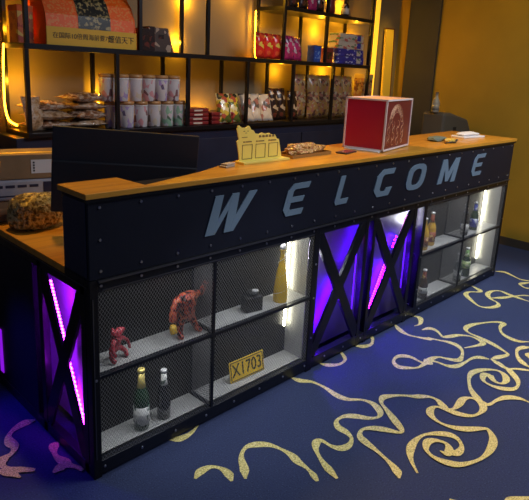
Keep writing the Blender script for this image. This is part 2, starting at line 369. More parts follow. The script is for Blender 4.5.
# frame
def rail(x0, x1, z0, z1, y0=0., y1=.03): part(MB().box(x0, x1, y0, y1, z0, z1), 'rail', [railm], bevel=.002)
rail(.034, L, ZA, .829, .001, .035)
part(MB().box(.03, L, -.012, .0, .822, .829).box(.05, 1.25, -.004, .001, .785, .789).box(2.42, 3.66, -.004, .001, .785, .789), 'edge_strip', [mat('pale_edge', (.12, .12, .14), .3, .8)])  # thin strips of paler grey metal along the edges
rail(.034, L, .012, ZC, .001, .045)
posts = [(0, .034), (1.258, 1.302), (1.712, 1.742), (1.79, 1.82), (2.24, 2.275), (2.365, 2.403), (3.655, L)]
for a, b in posts: part(MB().box(a, b, 0, .035, 0, .829), 'post', [black], bevel=.002)
part(MB().box(.008, .012, -.004, 0, .09, .76), 'edge_strip', [MATS['pale_edge']])
part(MB().box(0, .03, .03, .19, .805, .8305), 'rail', [railm])
for a in (.04, .405): part(MB().box(0, .03, a, a + .035, 0, .80), 'post', [black], bevel=.002)
part(MB().box(0, .03, 1.06, 1.095, 0, .80), 'post', [black], bevel=.002)
part(MB().box(0, .03, .03, 1.06, .765, .805), 'rail', [railm], bevel=.002)
part(MB().box(0, .035, .03, 1.06, .0, .05), 'rail', [railm], bevel=.002)
part(MB().box(-.004, .02, .02, 1.1, .800, .806), 'edge_strip', [MATS['pale_edge']])

# mesh display bays
def bay(x0, x1, xm):
    part(MB().box(x0, x1, .165, .172, ZC - .02, ZA), 'back_mesh', [mesh_back], label='grey expanded metal back sheet')
    for z in (ZB, ZC): part(MB().box(x0, x1, .028, .165, z - .006, z), 'mesh_shelf', [mesh_shelf], label='grey expanded metal shelf')
    part(MB().box(x0, x1, 0.001, .028, ZB - .012, ZB + .002), 'shelf_rail', [railm], bevel=.001)
    for z0, z1 in ((ZB + .003, ZA), (ZC, ZB - .013)):
        for a, c in ((x0, xm - .008), (xm + .008, x1)): part(MB().box(a, c, .006, .0066, z0, z1), 'front_mesh', [mesh_front], label='open expanded metal front sheet')
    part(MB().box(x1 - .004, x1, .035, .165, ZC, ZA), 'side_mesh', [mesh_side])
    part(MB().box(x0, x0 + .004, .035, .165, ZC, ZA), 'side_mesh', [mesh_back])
    for z0, z1 in ((ZB + .002, ZA), (ZC, ZB - .012)):
        part(MB().box(xm - .0015, xm + .0015, .016, .163, z0, z1), 'divider_mesh', [mesh_open])
        part(MB().box(xm - .007, xm + .007, .002, .015, z0, z1).box(xm - .008, xm + .008, .015, .163, z0, z0 + .012).box(xm - .005, xm + .005, .150, .163, z0, z1), 'divider_frame', [railm])
bay(.034, 1.258, .594)
bay(2.403, 3.655, 3.005)
# LED strips in the far corners of the bays
def led_box(x0, x1, y0, y1, z0, z1, m, nm='led_strip', parent=counter, label=None):
    o = MB().box(x0, x1, y0, y1, z0, z1).build(nm, [m], parent)
    if label: o['label'] = label
    return o
led_box(1.226, 1.236, .148, .158, ZB + .005, .775, white_led, label='vertical white light strip')
led_box(1.226, 1.236, .148, .158, .23, ZB - .01, white_led, label='vertical white light strip')
led_box(3.622, 3.632, .148, .158, ZB + .005, .775, white_led, label='vertical white light strip')
led_box(3.622, 3.632, .148, .158, .12, ZB - .01, white_led, label='vertical white light strip')

# crossed-beam panels on the front and on the left end
def xpanel(P, depth, a0, a1, z0, z1, leds):
    """P(a, d, z) maps along / into / up to world"""
    c = ((a0 + a1) / 2, (z0 + z1) / 2)
    up = Vector(P(0, 1, 0)) - Vector(P(0, 0, 0))
    th = .012 if a0 < .5 else .018; dd = th / 2 + .002
    part(MB().bar(P(a0, dd, z1), P(a1, dd, z0), .064, th, up=Vector(P(1, 0, 0)) - Vector(P(0, 0, 0)) if 0 else (up.cross(Vector(P(a0, 0, z1)) - Vector(P(a1, 0, z0)))), m=0), 'cross_beam', [black], bevel=.001)
    th = .012 if a0 < .5 else .018; dd = th / 2 + .002
    part(MB().bar(P(a0, dd + .0005, z0), P(a1, dd + .0005, z1), .064, th, up=(up.cross(Vector(P(a0, 0, z0)) - Vector(P(a1, 0, z1))))), 'cross_beam', [black], bevel=.001)
fx = lambda a, d, z: (a, d, z)
fs = lambda a, d, z: (d, a, z)
part(MB().box(1.302, 2.365, .105, .112, .05, .80), 'backing_panel', [backing], label='pale recessed sheet behind the crossed beams')
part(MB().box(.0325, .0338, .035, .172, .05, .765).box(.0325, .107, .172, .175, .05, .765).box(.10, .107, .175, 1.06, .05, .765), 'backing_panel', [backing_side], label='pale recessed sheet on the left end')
xpanel(fx, .1, 1.302, 1.712, .085, .775, None)
xpanel(fx, .1, 1.82, 2.24, .085, .775, None)
xpanel(fs, .1, .075, .405, .06, .755, None)

def led_run(p, q, n, m, size, nm='led_strip', label=None, r=.006):
    p, q = Vector(p), Vector(q); b = MB(); d = (q - p)
    for i in range(n):
        c = p + d * ((i + .5) / n); b.box(c.x - size[0], c.x + size[0], c.y - size[1], c.y + size[1], c.z - size[2], c.z + size[2])
    o = b.build(nm, [m], counter)
    if label: o['label'] = label
    return o
# front panel 1
S_ = .085
side_pink = mat('magenta_led', (1, .3, 1), emit=(.45, .014, 1), es=62)
led_run((1.50 + S_, .08, .43), (1.34 + S_, .08, .15), 14, purple_led, (.004, .003, .006), label='violet light strip')
led_run((1.69 + S_, .08, .74), (1.56 + S_, .08, .52), 12, purple_led, (.0015, .002, .003), label='violet light strip')
led_run((1.70 + .010, .03, .72), (1.56 + .010, .03, .48), 16, pink_led, (.0022, .002, .003), label='violet light strip')
led_run((1.36, .085, .74), (1.36, .085, .58), 10, white_led2, (.003, .003, .004), label='cold white light strip')
# front panel 2
led_run((2.02 + S_, .08, .43), (1.86 + S_, .08, .15), 14, purple_led, (.004, .003, .006), label='violet light strip')
led_run((1.993, .03, .46), (1.863, .03, .21), 18, pink_led, (.0024, .002, .003), label='violet light strip')
led_run((2.338, .06, .765), (2.338, .06, .64), 10, white_led2, (.003, .003, .004), label='cold white light strip')
led_run((2.20 + .005, .03, .745), (2.08 + .005, .03, .53), 14, pink_led, (.0018, .002, .003), label='violet light strip')
led_run((2.10 + S_, .08, .60), (2.06 + S_, .08, .52), 4, purple_led, (.003, .003, .004), label='violet light strip')
# gap strips
gapm = mat('dim_purple_led', (.3, .05, 1), emit=(.12, .004, 1), es=1.2)
for x in (1.766, 2.32): led_box(x - .003, x + .003, .085, .09, .2, .70, gapm, label='dim violet light strip')
# left end
led_run((.027, .375, .72), (.027, .250, .46), 20, side_pink, (.003, .006, .004), label='pink violet light strip')
led_run((.027, .235, .41), (.027, .105, .14), 16, side_pink, (.003, .009, .0045), label='pink violet light strip')
led_run((.027, .345, .30), (.027, .315, .35), 4, side_pink, (.003, .004, .004), label='pink violet light strip')
led_box(.06, .065, .572, .577, .1, .70, mat('dim_purple_led_side', (.3, .05, 1), emit=(.30, .02, 1), es=2.5), label='dim violet light strip')
led_box(.000, .004, .885, .92, .08, .31, mat('faint_purple_led', (.3, .05, 1), emit=(.35, .01, 1), es=.7), label='dim violet light strip')
part(MB().box(.005, .03, .50, 1.06, .05, .76), 'end_panel', [navy])
# bolts
bb = MB().cyl((0, -.004, 0), .0055, .004, 8, axis=1)
proto = None
spots = []
for k in range(22):
    x = .045 + k * .1711
    spots += [(x, 0, 1.100), (x, 0, .862), (x, -.0, .806), (x, 0, .045)]
spots += [(.045, 0, .98), (L - .02, 0, .5), (.017, 0, .43), (1.28, 0, .43), (2.385, 0, .43), (1.28, 0, .2), (2.385, 0, .2), (1.28, 0, .62)]
for i, s in enumerate(spots):
    if proto is None:
        proto = bb.build('bolt', [steel], counter); o = proto
    else:
        o = proto.copy(); COL.objects.link(o)
    o.location = (s[0], s[1], s[2])

# ------------------------------------------------------------------ shelving
PX = [.43, .99, 1.542, 2.10, 2.615, 3.136, 3.66]
Y0, Y1 = 1.45, 1.75
cab = empty('base_cabinet', (2.2, 1.62, 0))
tag(cab, 'long low navy cabinet along the back wall, carrying the black shelving', 'cabinet')
MB().box(.36, 3.98, 1.47, 1.775, 0, 1.148).build('body', [navy_side], cab, .003, world=True)
for k in range(6):
    x0 = .38 + k * .6
    d = MB().box(x0, x0 + .585, 1.455, 1.469, .08, 1.08).build('door', [navy_side], cab, .002, world=True)
    h = MB().box(x0 + .54, x0 + .55, 1.435, 1.445, .8, .92).box(x0 + .54, x0 + .55, 1.445, 1.455, .81, .82).box(x0 + .54, x0 + .55, 1.445, 1.455, .9, .91).build('handle', [steel], d, world=False)
    h.location = -Vector(cab.location)
shelf = empty('shelving_unit', (2.04, 1.6, 1.148))
tag(shelf, 'tall black metal open shelving full of snacks, standing on the navy cabinet', 'shelving')
sh = lambda mb, nm, m=black, bev=.0015: mb.build(nm, [m], shelf, bev, world=True)
pw = .012
for z0, z1 in ((1.146, 1.177), ):
    sh(MB().box(.43 - pw, 3.66 + pw, Y0 - .01, Y1 + .01, z0 + .002, z1), 'shelf_board')
sh(MB().box(.43 - pw, 3.66 + pw, Y0 - .01, Y1 + .01, 1.640, 1.670), 'shelf_board')
sh(MB().box(2.476 - pw, 3.66 + pw, Y0 - .01, Y1 + .01, 2.048, 2.078), 'shelf_board')
sh(MB().box(.43 - pw, 1.72 + pw, Y0 - .01, Y1 + .01, 2.30, 2.33), 'shelf_board')
for x in PX:
    for y in (Y0, Y1): sh(MB().box(x - pw, x + pw, y - pw, y + pw, 1.177, 1.640), 'post')
for x in (.438, 1.158, 1.706):
    for y in (Y0, Y1): sh(MB().box(x - pw, x + pw, y - pw, y + pw, 1.670, 2.30), 'post')
for x in (2.476, 3.004, 3.646):
    for y in (Y0, Y1): sh(MB().box(x - pw, x + pw, y - pw, y + pw, 1.670, 2.048), 'post'); sh(MB().box(x - pw, x + pw, y - pw, y + pw, 2.078, 2.5), 'post')
def wled(x0, x1, y0, y1, z0, z1, m=warm_led):
    o = MB().box(x0, x1, y0, y1, z0, z1).build('led_strip', [m], shelf, world=True); o['label'] = 'warm yellow light strip'
def rope(pts, n):
    """hanging string of warm lights"""
    b = MB(); P = smooth([(p[0], p[2]) for p in pts], 12); y = pts[0][1]
    for i, q in enumerate(P): b.box(q.x - .004, q.x + .004, y - .004, y + .004, q.y - .005, q.y + .005)
    o = b.build('led_strip', [warm_led], shelf, world=True); o['label'] = 'warm yellow light strip'
rope([(.410, 1.70, 1.66), (.402, 1.70, 1.55), (.398, 1.70, 1.42), (.398, 1.70, 1.31), (.415, 1.70, 1.23), (.46, 1.70, 1.195)], 40)
wled(1.704, 1.710, 1.768, 1.773, 1.66, 2.29)
rope([(2.44, 1.74, 2.04), (2.442, 1.74, 1.90), (2.445, 1.74, 1.76), (2.46, 1.74, 1.68), (2.50, 1.74, 1.66)], 30)
wled(3.02, 3.60, 1.772, 1.778, 2.055, 2.061)
# ------------------------------------------------------------------ things in the display bays
glass_green = mat('dark_green_glass', (.012, .05, .022), .08, 0, spec=.8)
glass_black = mat('black_glass', (.008, .009, .014), .08, spec=.8)
glass_brown = mat('brown_glass', (.05, .022, .010), .1, spec=.8)
amber = mat('amber_beer', (.75, .42, .03), .12, spec=.7)
gold_foil = mat('gold_foil', (.75, .60, .18), .35, .6)
silver_cap = mat('silver_cap', (.8, .8, .82), .3, .4)
label_w = ramp_mat('printed_bottle_label', 60, [(0, (.75, .75, .72)), (.55, (.75, .75, .72)), (.7, (.10, .14, .12)), (1, (.6, .6, .55))], .5)
label_g = ramp_mat('green_bottle_label', 60, [(0, (.20, .42, .12)), (.55, (.55, .65, .25)), (.75, (.65, .7, .5)), (1, (.2, .4, .1))], .5)
label_b = ramp_mat('blue_bottle_label', 60, [(0, (.03, .05, .35)), (.5, (.6, .62, .7)), (.8, (.03, .05, .4)), (1, (.2, .2, .5))], .5)
label_r = ramp_mat('red_gold_bottle_label', 60, [(0, (.30, .06, .02)), (.5, (.7, .5, .2)), (.8, (.35, .08, .03)), (1, (.2, .1, .05))], .5)
def bottle(name, loc, h, r, glass, cap, lab, label, group=None, neck=None, lab_z=(.12, .42)):
    o = empty(name, loc, random.uniform(0, 6)); tag(o, label, 'bottle', group)
    P = [(r * .9, 0), (r, .006), (r, h * .50), (r * .93, h * .56), (r * .55, h * .70), (r * .40, h * .78), (r * .36, h * .93), (r * .42, h * .935), (r * .42, h * .955)]
    MB().lathe(P, 18).build('glass_body', [glass], o)
    MB().lathe([(r * .47, h * .95), (r * .47, h * .99), (r * .38, h)], 16).build('cap', [cap], o)
    MB().lathe([(r * 1.015, h * lab_z[0]), (r * 1.015, h * lab_z[1])], 18).build('body_label', [lab], o)
    if neck: MB().lathe([(r * .58, h * .70), (r * .44, h * .78), (r * .40, h * .94)], 16).build('neck_foil', [neck], o)
    return o
bottle('beer_bottle', (.27, .085, ZC), .280, .034, glass_green, gold_foil, label_w, 'dark green beer bottle with yellow gold neck foil in the lower left display bay', neck=gold_foil, lab_z=(.10, .40))
bottle('beer_bottle', (.385, .085, ZC), .235, .030, glass_black, silver_cap, glass_black, 'black beer bottle with silver patterned neck in the lower left display bay', neck=label_w)
bottle('beer_bottle', (2.53, .070, ZB), .225, .032, amber, silver_cap, label_r, 'nearer of two amber bottles on the upper right bay shelf', neck=None)
bottle('beer_bottle', (2.67, .095, ZB), .240, .032, amber, silver_cap, label_r, 'farther of two amber bottles, red gold label, on the upper right bay shelf', neck=label_r)
bottle('beer_bottle', (3.20, .100, ZB), .225, .030, glass_black, silver_cap, label_b, 'black bottle with blue neck label just past the upper right bay divider', neck=label_b)
bottle('beer_bottle', (3.34, .090, ZB), .225, .030, glass_green, silver_cap, label_b, 'dark green bottle with blue neck label next to the white light strip', neck=label_b)
bottle('beer_bottle', (3.13, .065, ZB), .215, .028, glass_black, silver_cap, label_w, 'slim black bottle with pale label close to the upper right bay divider')
bottle('beer_bottle', (2.515, .125, ZC), .235, .031, glass_brown, silver_cap, label_r, 'brown bottle at the back of the pair in the lower right bay corner', neck=label_r)
bottle('beer_bottle', (2.575, .055, ZC), .215, .032, glass_brown, silver_cap, label_w, 'brown bottle with round white label, front of the pair, lower right bay', neck=label_r, lab_z=(.2, .4))
bottle('beer_bottle', (3.10, .060, ZC), .225, .030, glass_green, silver_cap, label_w, 'dark green bottle with white label beside the lower right bay divider', neck=label_w)
bottle('beer_bottle', (3.27, .075, ZC), .235, .034, glass_green, silver_cap, label_g, 'green bottle with lime green label, lower right bay near the light strip', neck=label_g, lab_z=(.3, .55))
# eiffel-like gold decanter wrapped in wire
o = empty('gold_bottle', (1.10, .075, ZB), 0); tag(o, 'tall slender golden bottle wrapped in thin silver wire, beside the left bay light strip', 'bottle')
MB().lathe([(.036, 0), (.037, .01), (.036, .07), (.027, .15), (.014, .215), (.011, .27), (.015, .272), (.015, .285)], 18).build('glass_body', [mat('golden_liquor', (.80, .50, .02), .12, spec=.7)], o)
MB().lathe([(.017, .283), (.017, .300), (.008, .312)], 14).build('stopper', [silver_cap], o)
MB().tube([(.042 * math.cos(t * .5) * (1 - t * .018), .042 * math.sin(t * .5) * (1 - t * .018), .006 + t * .0068) for t in range(40)], .0016, 5).build('wire_wrap', [silver_cap], o)
# small black camera-like box with a pale cap
o = empty('black_box', (.905, .085, ZB), R(-12)); tag(o, 'small squat black jar shaped box with pale round cap on the upper left bay shelf', 'box')
MB().box(-.048, .048, -.03, .03, 0, .078).build('body', [mat('matt_black', (.012, .012, .012), .5)], o, .006)
MB().cyl((.0, 0, .078), .028, .022, 16).build('collar', [MATS['matt_black']], o)
MB().cyl((.012, -.01, .100), .016, .006, 14).build('cap', [silver_cap], o)
# yellow plate
o = empty('number_plate', (.900, .085, ZC + .004), R(-3)); tag(o, 'embossed yellow plate reading X1703 leaning in the lower left display bay', 'sign')
o.rotation_euler = (R(-10), R(-1.5), R(-3))
MB().box(-.112, .112, -.004, 0, 0, .108).build('plate', [mat('plate_yellow', (.95, .62, .04), .4)], o, .004)
MB().box(-.106, .106, -.0055, -.004, .005, .009).box(-.106, .106, -.0055, -.004, .099, .103).box(-.106, -.102, -.0055, -.004, .009, .099).box(.102, .106, -.0055, -.004, .009, .099).build('rim', [ink], o)
text_mesh('lettering', 'X1703', .095, ink, o, Matrix.Translation((0, -.0048, .054)) @ Matrix.Rotation(R(90), 4, 'X'), .0012, .76)
# figures
pinkm = ramp_mat('red_pink_flesh_paint', 90, [(0, (.05, .005, .01)), (.45, (.42, .015, .035)), (.54, (.70, .10, .13)), (.64, (.06, .01, .01))], .35, 'NOISE', const=False, bump=.5)
orangem = ramp_mat('red_orange_black_paint', 60, [(.3, (.015, .008, .008)), (.44, (.06, .01, .01)), (.50, (.50, .03, .03)), (.56, (.60, .20, .05)), (.62, (.45, .04, .05)), (.72, (.03, .01, .01))], .35, 'NOISE', const=False, bump=.6)
o = empty('monster_figurine', (.150, .085, ZB), R(20)); o.scale = (.85, .85, .85); tag(o, 'small crouching red pink monster figurine, nearer the left post of the counter', 'figurine')
V = [(0, 0, .06), (0, 0, .095), (.005, -.005, .13), (.03, -.01, .145), (.055, -.012, .135), (-.03, 0, .05), (-.05, -.02, .02), (-.035, -.035, .006), (.03, 0, .05), (.05, -.02, .025), (.035, -.04, .006), (-.03, -.01, .105), (-.05, -.025, .07), (-.045, -.04, .035), (.035, -.01, .1), (.065, -.02, .075), (.07, -.03, .03), (-.02, .0, .14), (-.005, .01, .16)]
E_ = [(0, 1), (1, 2), (2, 3), (3, 4), (0, 5), (5, 6), (6, 7), (0, 8), (8, 9), (9, 10), (1, 11), (11, 12), (12, 13), (1, 14), (14, 15), (15, 16), (2, 17), (17, 18)]
skin_mesh('body', V, E_, [.022, .024, .018, .017, .010, .015, .012, .011, .015, .012, .011, .012, .009, .009, .012, .009, .008, .012, .006], pinkm, o)
o = empty('monster_figurine', (.50, .090, ZB), R(8)); tag(o, 'large hunched monster figurine with raised clawed arm, red with yellow hand, upper left bay', 'figurine')
V = [(0, 0, .095), (.0, -.005, .13), (-.005, -.01, .165), (-.02, -.03, .185), (-.045, -.045, .17),
     (-.035, 0, .07), (-.045, -.01, .035), (-.05, -.02, .008), (-.055, -.045, .007),
     (.035, 0, .07), (.050, -.01, .035), (.055, -.02, .008), (.065, -.045, .007),
     (-.06, -.005, .165), (-.085, -.01, .125), (-.095, -.02, .085),
     (.045, -.005, .178), (.095, -.005, .165), (.105, -.01, .20), (.115, -.01, .225), (.125, -.02, .215), (.10, -.02, .225)]
E_ = [(0, 1), (1, 2), (2, 3), (3, 4), (0, 5), (5, 6), (6, 7), (7, 8), (0, 9), (9, 10), (10, 11), (11, 12), (2, 13), (13, 14), (14, 15), (2, 16), (16, 17), (17, 18), (18, 19), (18, 20), (18, 21)]
skin_mesh('body', V, E_, [.028, .036, .034, .024, .012, .022, .017, .014, .012, .022, .017, .014, .012, .024, .017, .017, .022, .015, .012, .005, .005, .005], orangem, o)
hand = [(-.10, -.025, .09), (-.105, -.03, .065), (-.112, -.04, .045), (-.09, -.04, .045), (-.10, -.02, .042)]
skin_mesh('claw', hand, [(0, 1), (1, 2), (1, 3), (1, 4)], [.018, .016, .008, .008, .008], mat('yellow_claw_paint', (.70, .42, .03), .4), o)['label'] = 'yellow painted claw'

# ------------------------------------------------------------------ things on the counter
o = empty('red_box', (1.905, .062, H + .006), R(13)); tag(o, 'shiny crimson cube box with white edges and a gold filigree side, on the bar top', 'box')
crim = mat('crimson_lacquer', (.42, .012, .035), .18, spec=.6, coat=.4)
B = .30; BX = .46; BY = .26
MB().box(.006, BX - .006, .006, BY - .006, .006, B - .012).build('body', [crim], o)
e = MB()
for z_ in (0, B - .010):
    for y_ in (0, BY - .01): e.box(0, BX, y_, y_ + .01, z_, z_ + .01)
    for x_ in (0, BX - .01): e.box(x_, x_ + .01, 0, BY, z_, z_ + .01)
for x_ in (0, BX - .01):
    for y_ in (0, BY - .01): e.box(x_, x_ + .01, y_, y_ + .01, 0, B)
e.build('edge_trim', [mat('pinkish_white_trim', (.80, .68, .68), .35)], o)
MB().box(.005, BX - .005, .005, BY - .005, B - .012, B - .003).build('lid', [mat('pale_lid', (.8, .45, .25), .4)], o)
MB().box(-.02, BX - .03, .02, BY - .02, -.006, 0).build('base_sheet', [paper], o)
fil = MB()
random.seed(3)
def arc(cx, cz, r, a0, a1, t=.0014):
    fil.tube([(cx + r * math.cos(R(a0 + (a1 - a0) * i / 10)), .004, cz + r * math.sin(R(a0 + (a1 - a0) * i / 10))) for i in range(11)], t, 5)
for k in range(5): arc(.19, .14 + .012 * k, .13 - .018 * k, 10, 170)
for k in range(9):
    a = R(20 + 17.5 * k); arc(.19 + .10 * math.cos(a), .15 + .09 * math.sin(a), .020, 0, 350)
for k in range(16):
    arc(.07 + (k % 4) * .08, .045 + (k // 4) * .035, .014 + .004 * (k % 3), k * 40, k * 40 + 270)
fil.build('filigree', [mat('dull_gold_print', (.75, .42, .25), .4, .2)], o)
MB().box(.010, BX - .010, .0045, .0058, .010, B - .010).build('side_panel', [mat('dark_wine_panel', (.16, .012, .022), .3)], o)
MB().box(.0045, .0058, .010, BY - .010, .010, B - .010).build('side_panel', [mat('bright_crimson_panel', (.50, .012, .045), .3)], o)

o = empty('payment_stand', (.897, .205, H), R(0)); o.scale = (1.09, 1, .88); tag(o, 'cream acrylic stand with cat and cloud outline, on the bar top', 'sign')
cream = mat('cream_acrylic', (.95, .76, .16), .4)
out = [(62, 205), (78, 192), (70, 150), (60, 105), (68, 76), (78, 74), (100, 92), (128, 92), (150, 74), (162, 78), (172, 104), (195, 112), (210, 136), (240, 140), (265, 128), (300, 136), (322, 130), (350, 142), (377, 142), (395, 175), (415, 182), (432, 270), (450, 355), (270, 372), (90, 388), (78, 290)]
q = [((x - 90) / 360 * .27, max(0, (388 - y) - (x - 90) * .085) / 360 * .235) for x, y in out]
MB().prism(q[::-1], -.003, .003).build('plate', [cream], o, .001)
MB().box(-.01, .285, -.045, .02, 0, .012).build('foot', [cream], o, .002)
dk = mat('brown_print', (.22, .14, .05), .6)
def pr(nm, x0, x1, z0, z1): MB().box(x0, x1, -.0042, -.003, z0, z1).build(nm, [dk], o)
for k in range(3): pr('heading_dot', .018 + k * .078, .026 + k * .078, .111, .119); pr('heading', .030 + k * .078, .068 + k * .078, .112, .118)
for k in range(5): pr('title_mark', .112 + k * .021, .126 + k * .021, .135, .147)
for a in ((.016, .026, .172, .175), (.038, .048, .172, .175)): pr('eye', *a)
pr('mouth', .028, .036, .162, .165); pr('collar_mark', .008, .040, .139, .142)
fr = MB()
for k in range(3):
    x0 = .012 + k * .082
    fr = MB()
    for a, b, c, d in ((0, .062, 0, .003), (0, .062, .077, .08), (0, .003, 0, .08), (.059, .062, 0, .08)): fr.box(x0 + a, x0 + b, -.0042, -.003, .020 + c, .020 + d)
    fr.build('square_frame', [dk], o)
o = empty('paper_slip', (.79, .165, H), R(15)); tag(o, 'small folded pale paper packet on the bar top at the foot of the cat stand', 'paper')
MB().box(-.045, .03, -.02, .02, 0, .008).box(-.03, .04, -.015, .018, .008, .016).build('sheet', [mat('beige_paper', (.45, .36, .28), .7)], o, .002)

def lumpy(name, sx, sy, sz, m, parent, seed, amp=.25, n=3, flat=True):
    bm = bmesh.new(); bmesh.ops.create_icosphere(bm, subdivisions=n, radius=1)
    rnd = random.Random(seed); D = [(Vector((rnd.gauss(0, 1), rnd.gauss(0, 1), rnd.gauss(0, 1))) * 3.0, rnd.uniform(0, 6)) for _ in range(9)]
    for v in bm.verts:
        k = 1 + amp * sum(math.sin(v.co.dot(d) + p) for d, p in D) / 5 + rnd.uniform(-amp, amp) * .25
        c = v.co * k
        c = Vector((math.copysign(abs(c.x) ** .75, c.x), math.copysign(abs(c.y) ** .75, c.y), c.z))
        z = max(c.z, -.8) if flat else c.z
        v.co = Vector((c.x * sx, c.y * sy, (z + .8) * sz / 1.8))
    me = bpy.data.meshes.new(name); bm.to_mesh(me); bm.free(); me.materials.append(m)
    o = bpy.data.objects.new(name, me); COL.objects.link(o)
    if parent is not None: o.parent = parent
    return o
tinsel = ramp_mat('crinkled_gold_cellophane', 55, [(.3, (.05, .035, .02)), (.46, (.36, .24, .06)), (.55, (.75, .6, .25)), (.7, (.20, .14, .07))], .2, 'NOISE', metal=.5, const=False, bump=1.)
tinsel_c = ramp_mat('crinkled_sweet_wrappers', 60, [(.3, (.08, .03, .015)), (.44, (.45, .22, .05)), (.52, (.85, .62, .25)), (.58, (.40, .10, .04)), (.7, (.70, .55, .35))], .15, 'NOISE', metal=.2, const=False, bump=1.)
candy = ramp_mat('clear_bagged_sweets', 70, [(.0, (.25, .10, .02)), (.3, (.65, .35, .10)), (.5, (.75, .15, .10)), (.65, (.80, .65, .45)), (.85, (.15, .25, .10))], .2, 'VORONOI', bump=.6)
o = empty('sweets_tray', (1.40, .235, H), R(3)); tag(o, 'low clear tray heaped with glittering wrapped sweets, left of the red box', 'tray')
MB().box(-.17, .17, -.06, .06, 0, .006).box(-.17, .17, -.06, -.057, .006, .018).box(-.17, .17, .057, .06, .006, .018).box(-.17, -.167, -.057, .057, .006, .018).box(.167, .17, -.057, .057, .006, .018).build('tray', [mat('clear_tray', (.30, .16, .05), .15)], o)
k = lumpy('sweets', .145, .046, .058, tinsel_c, o, 5, .32, 4); k.location = (0, 0, .006); tag(k, kind='stuff')
o = empty('phone', (1.70, .175, H), R(12)); tag(o, 'dark slim phone lying flat on the bar top between sweets tray and red box', 'phone')
MB().box(-.07, .07, -.035, .035, 0, .009).build('body', [mat('dark_phone', (.03, .02, .03), .3)], o, .003)
MB().box(-.062, .062, -.03, .03, .009, .0098).build('screen', [mat('phone_screen', (.25, .08, .08), .1)], o)
o = empty('tissue_pack', (3.36, .235, H), R(-8)); tag(o, 'crumpled white tissue pack on the bar top near the right wall', 'tissues')
MB().box(-.15, .13, -.06, .06, 0, .014).build('lower_sheet', [paper], o, .004)
t = lumpy('upper_sheet', .12, .05, .028, paper, o, 9, .15); t.location = (-.02, 0, .014)
o = empty('folded_cloth', (2.86, .24, H), R(5)); tag(o, 'grey green folded cloth on the bar top between red box and tissues', 'cloth')
lumpy('cloth', .11, .055, .030, mat('grey_green_cloth', (.13, .17, .14), .8), o, 12, .25)
o = empty('yellow_pouch', (2.84, .125, H), R(8)); tag(o, 'small yellow pouch with black straps in front of the grey green cloth', 'pouch')
lumpy('pouch', .07, .030, .030, mat('yellow_pouch', (.65, .42, .06), .6), o, 15, .25)
MB().tube([(-.10, .0, .004), (-.06, -.036, .012), (.0, -.038, .006), (.06, -.034, .02), (.10, .01, .006)], .005, 6).build('strap', [ink], o)

# ------------------------------------------------------------------ monitor on the lower desktop
mx0, mx1 = Vector((.15, .60)), Vector((.715, .31)); mw_ = (mx1 - mx0).length; ang = math.atan2(mx1.y - mx0.y, mx1.x - mx0.x); mc = (mx0 + mx1) / 2
o = empty('monitor', (mc.x - .015, mc.y, .838), ang); o.rotation_euler = (0, R(3.6), ang); tag(o, 'flat black monitor seen from behind, standing on the desk behind the bar', 'monitor')
mb_ = mat('monitor_black', (.012, .014, .022), .5)
MB().box(-mw_ / 2, mw_ / 2, -.010, .012, .21, .465).build('back_panel', [mb_], o, .004)
MB().box(-mw_ / 2 + .002, mw_ / 2 - .002, -.022, .012, .09, .318).build('lower_housing', [mb_], o, .005)
MB().box(-mw_ / 2 + .01, mw_ / 2 - .01, .012, .014, .105, .455).build('screen', [mat('dark_screen', (.01, .01, .012), .1)], o)
MB().box(-.03, .03, -.045, -.022, .006, .20).build('neck', [mb_], o, .003)
MB().box(-.11, .11, -.10, .06, .002, .010).build('foot', [mb_], o, .002)

# ------------------------------------------------------------------ left end of the desktop
o = empty('crinkled_bag', (.15, .765, .836), R(10)); tag(o, 'crinkled glittering gold cellophane bag on the left end of the wooden desktop', 'bag')
lumpy('film', .125, .085, .165, tinsel, o, 21, .16, 4)
def carton(loc, rz, sx, sy, sz, label, m=card, flaps=False):
    o = empty('carton', loc, rz); tag(o, label, 'box')
    MB().box(-sx / 2, sx / 2, -sy / 2, sy / 2, 0, sz).build('body', [m], o, .002)
    return o
def world(o): bpy.context.view_layer.update(); return o.matrix_world
o = carton((.20, .985, .836), R(-14), .46, .20, .10, 'low brown carton at the bottom of the pile on the desktop')
MB().box(-.23, .23, -.1012, -.1, .035, .065).build('tape', [mat('tan_tape', (.45, .33, .18), .3)], o)
o = empty('mailer_parcel', (.20, .98, .937), R(-14)); tag(o, 'white plastic mailer parcel with dark printed band, between two brown cartons', 'parcel')
MB().box(-.25, .25, -.105, .10, 0, .10).build('body', [mat('grey_white_mailer', (.42, .42, .50), .35, noise=.15, nscale=12, bump=.3)], o, .012)
npm = mat('navy_print', (.02, .02, .06), .6)
for a in ([(-.21 + i * .052, -.17 + i * .052, .062, .075) for i in range(5)] + [(.06, .13, .035, .085), (-.20, .04, .020, .026)]):
    MB().box(a[0], a[1], -.1065, -.105, a[2], a[3]).build('printed_mark', [npm], o)
o = carton((.17, .985, 1.039), R(-14), .46, .20, .115, 'brown carton on top of the pile behind the bar, with a white label sheet')
l_ = MB().box(.04, .235, -.1025, -.1012, .025, .09).build('label_sheet', [paper], o)
for i in range(4): MB().box(.048, .056, -.1034, -.1025, .034 + i * .013, .042 + i * .013).build('printed_mark', [ink], l_)
MB().box(-.23, .235, -.06, -.03, .115, .117).build('tape', [mat('warm_lit_card', (.85, .50, .06), .4)], o)  # orange paints warm light onto the carton's top strip and flap edges
MB().bar((-.23, -.10, .116), (-.10, -.17, .085), .03, .004).bar((-.23, -.17, .07), (-.15, -.20, .055), .03, .004).build('flap', [MATS['warm_lit_card']], o)

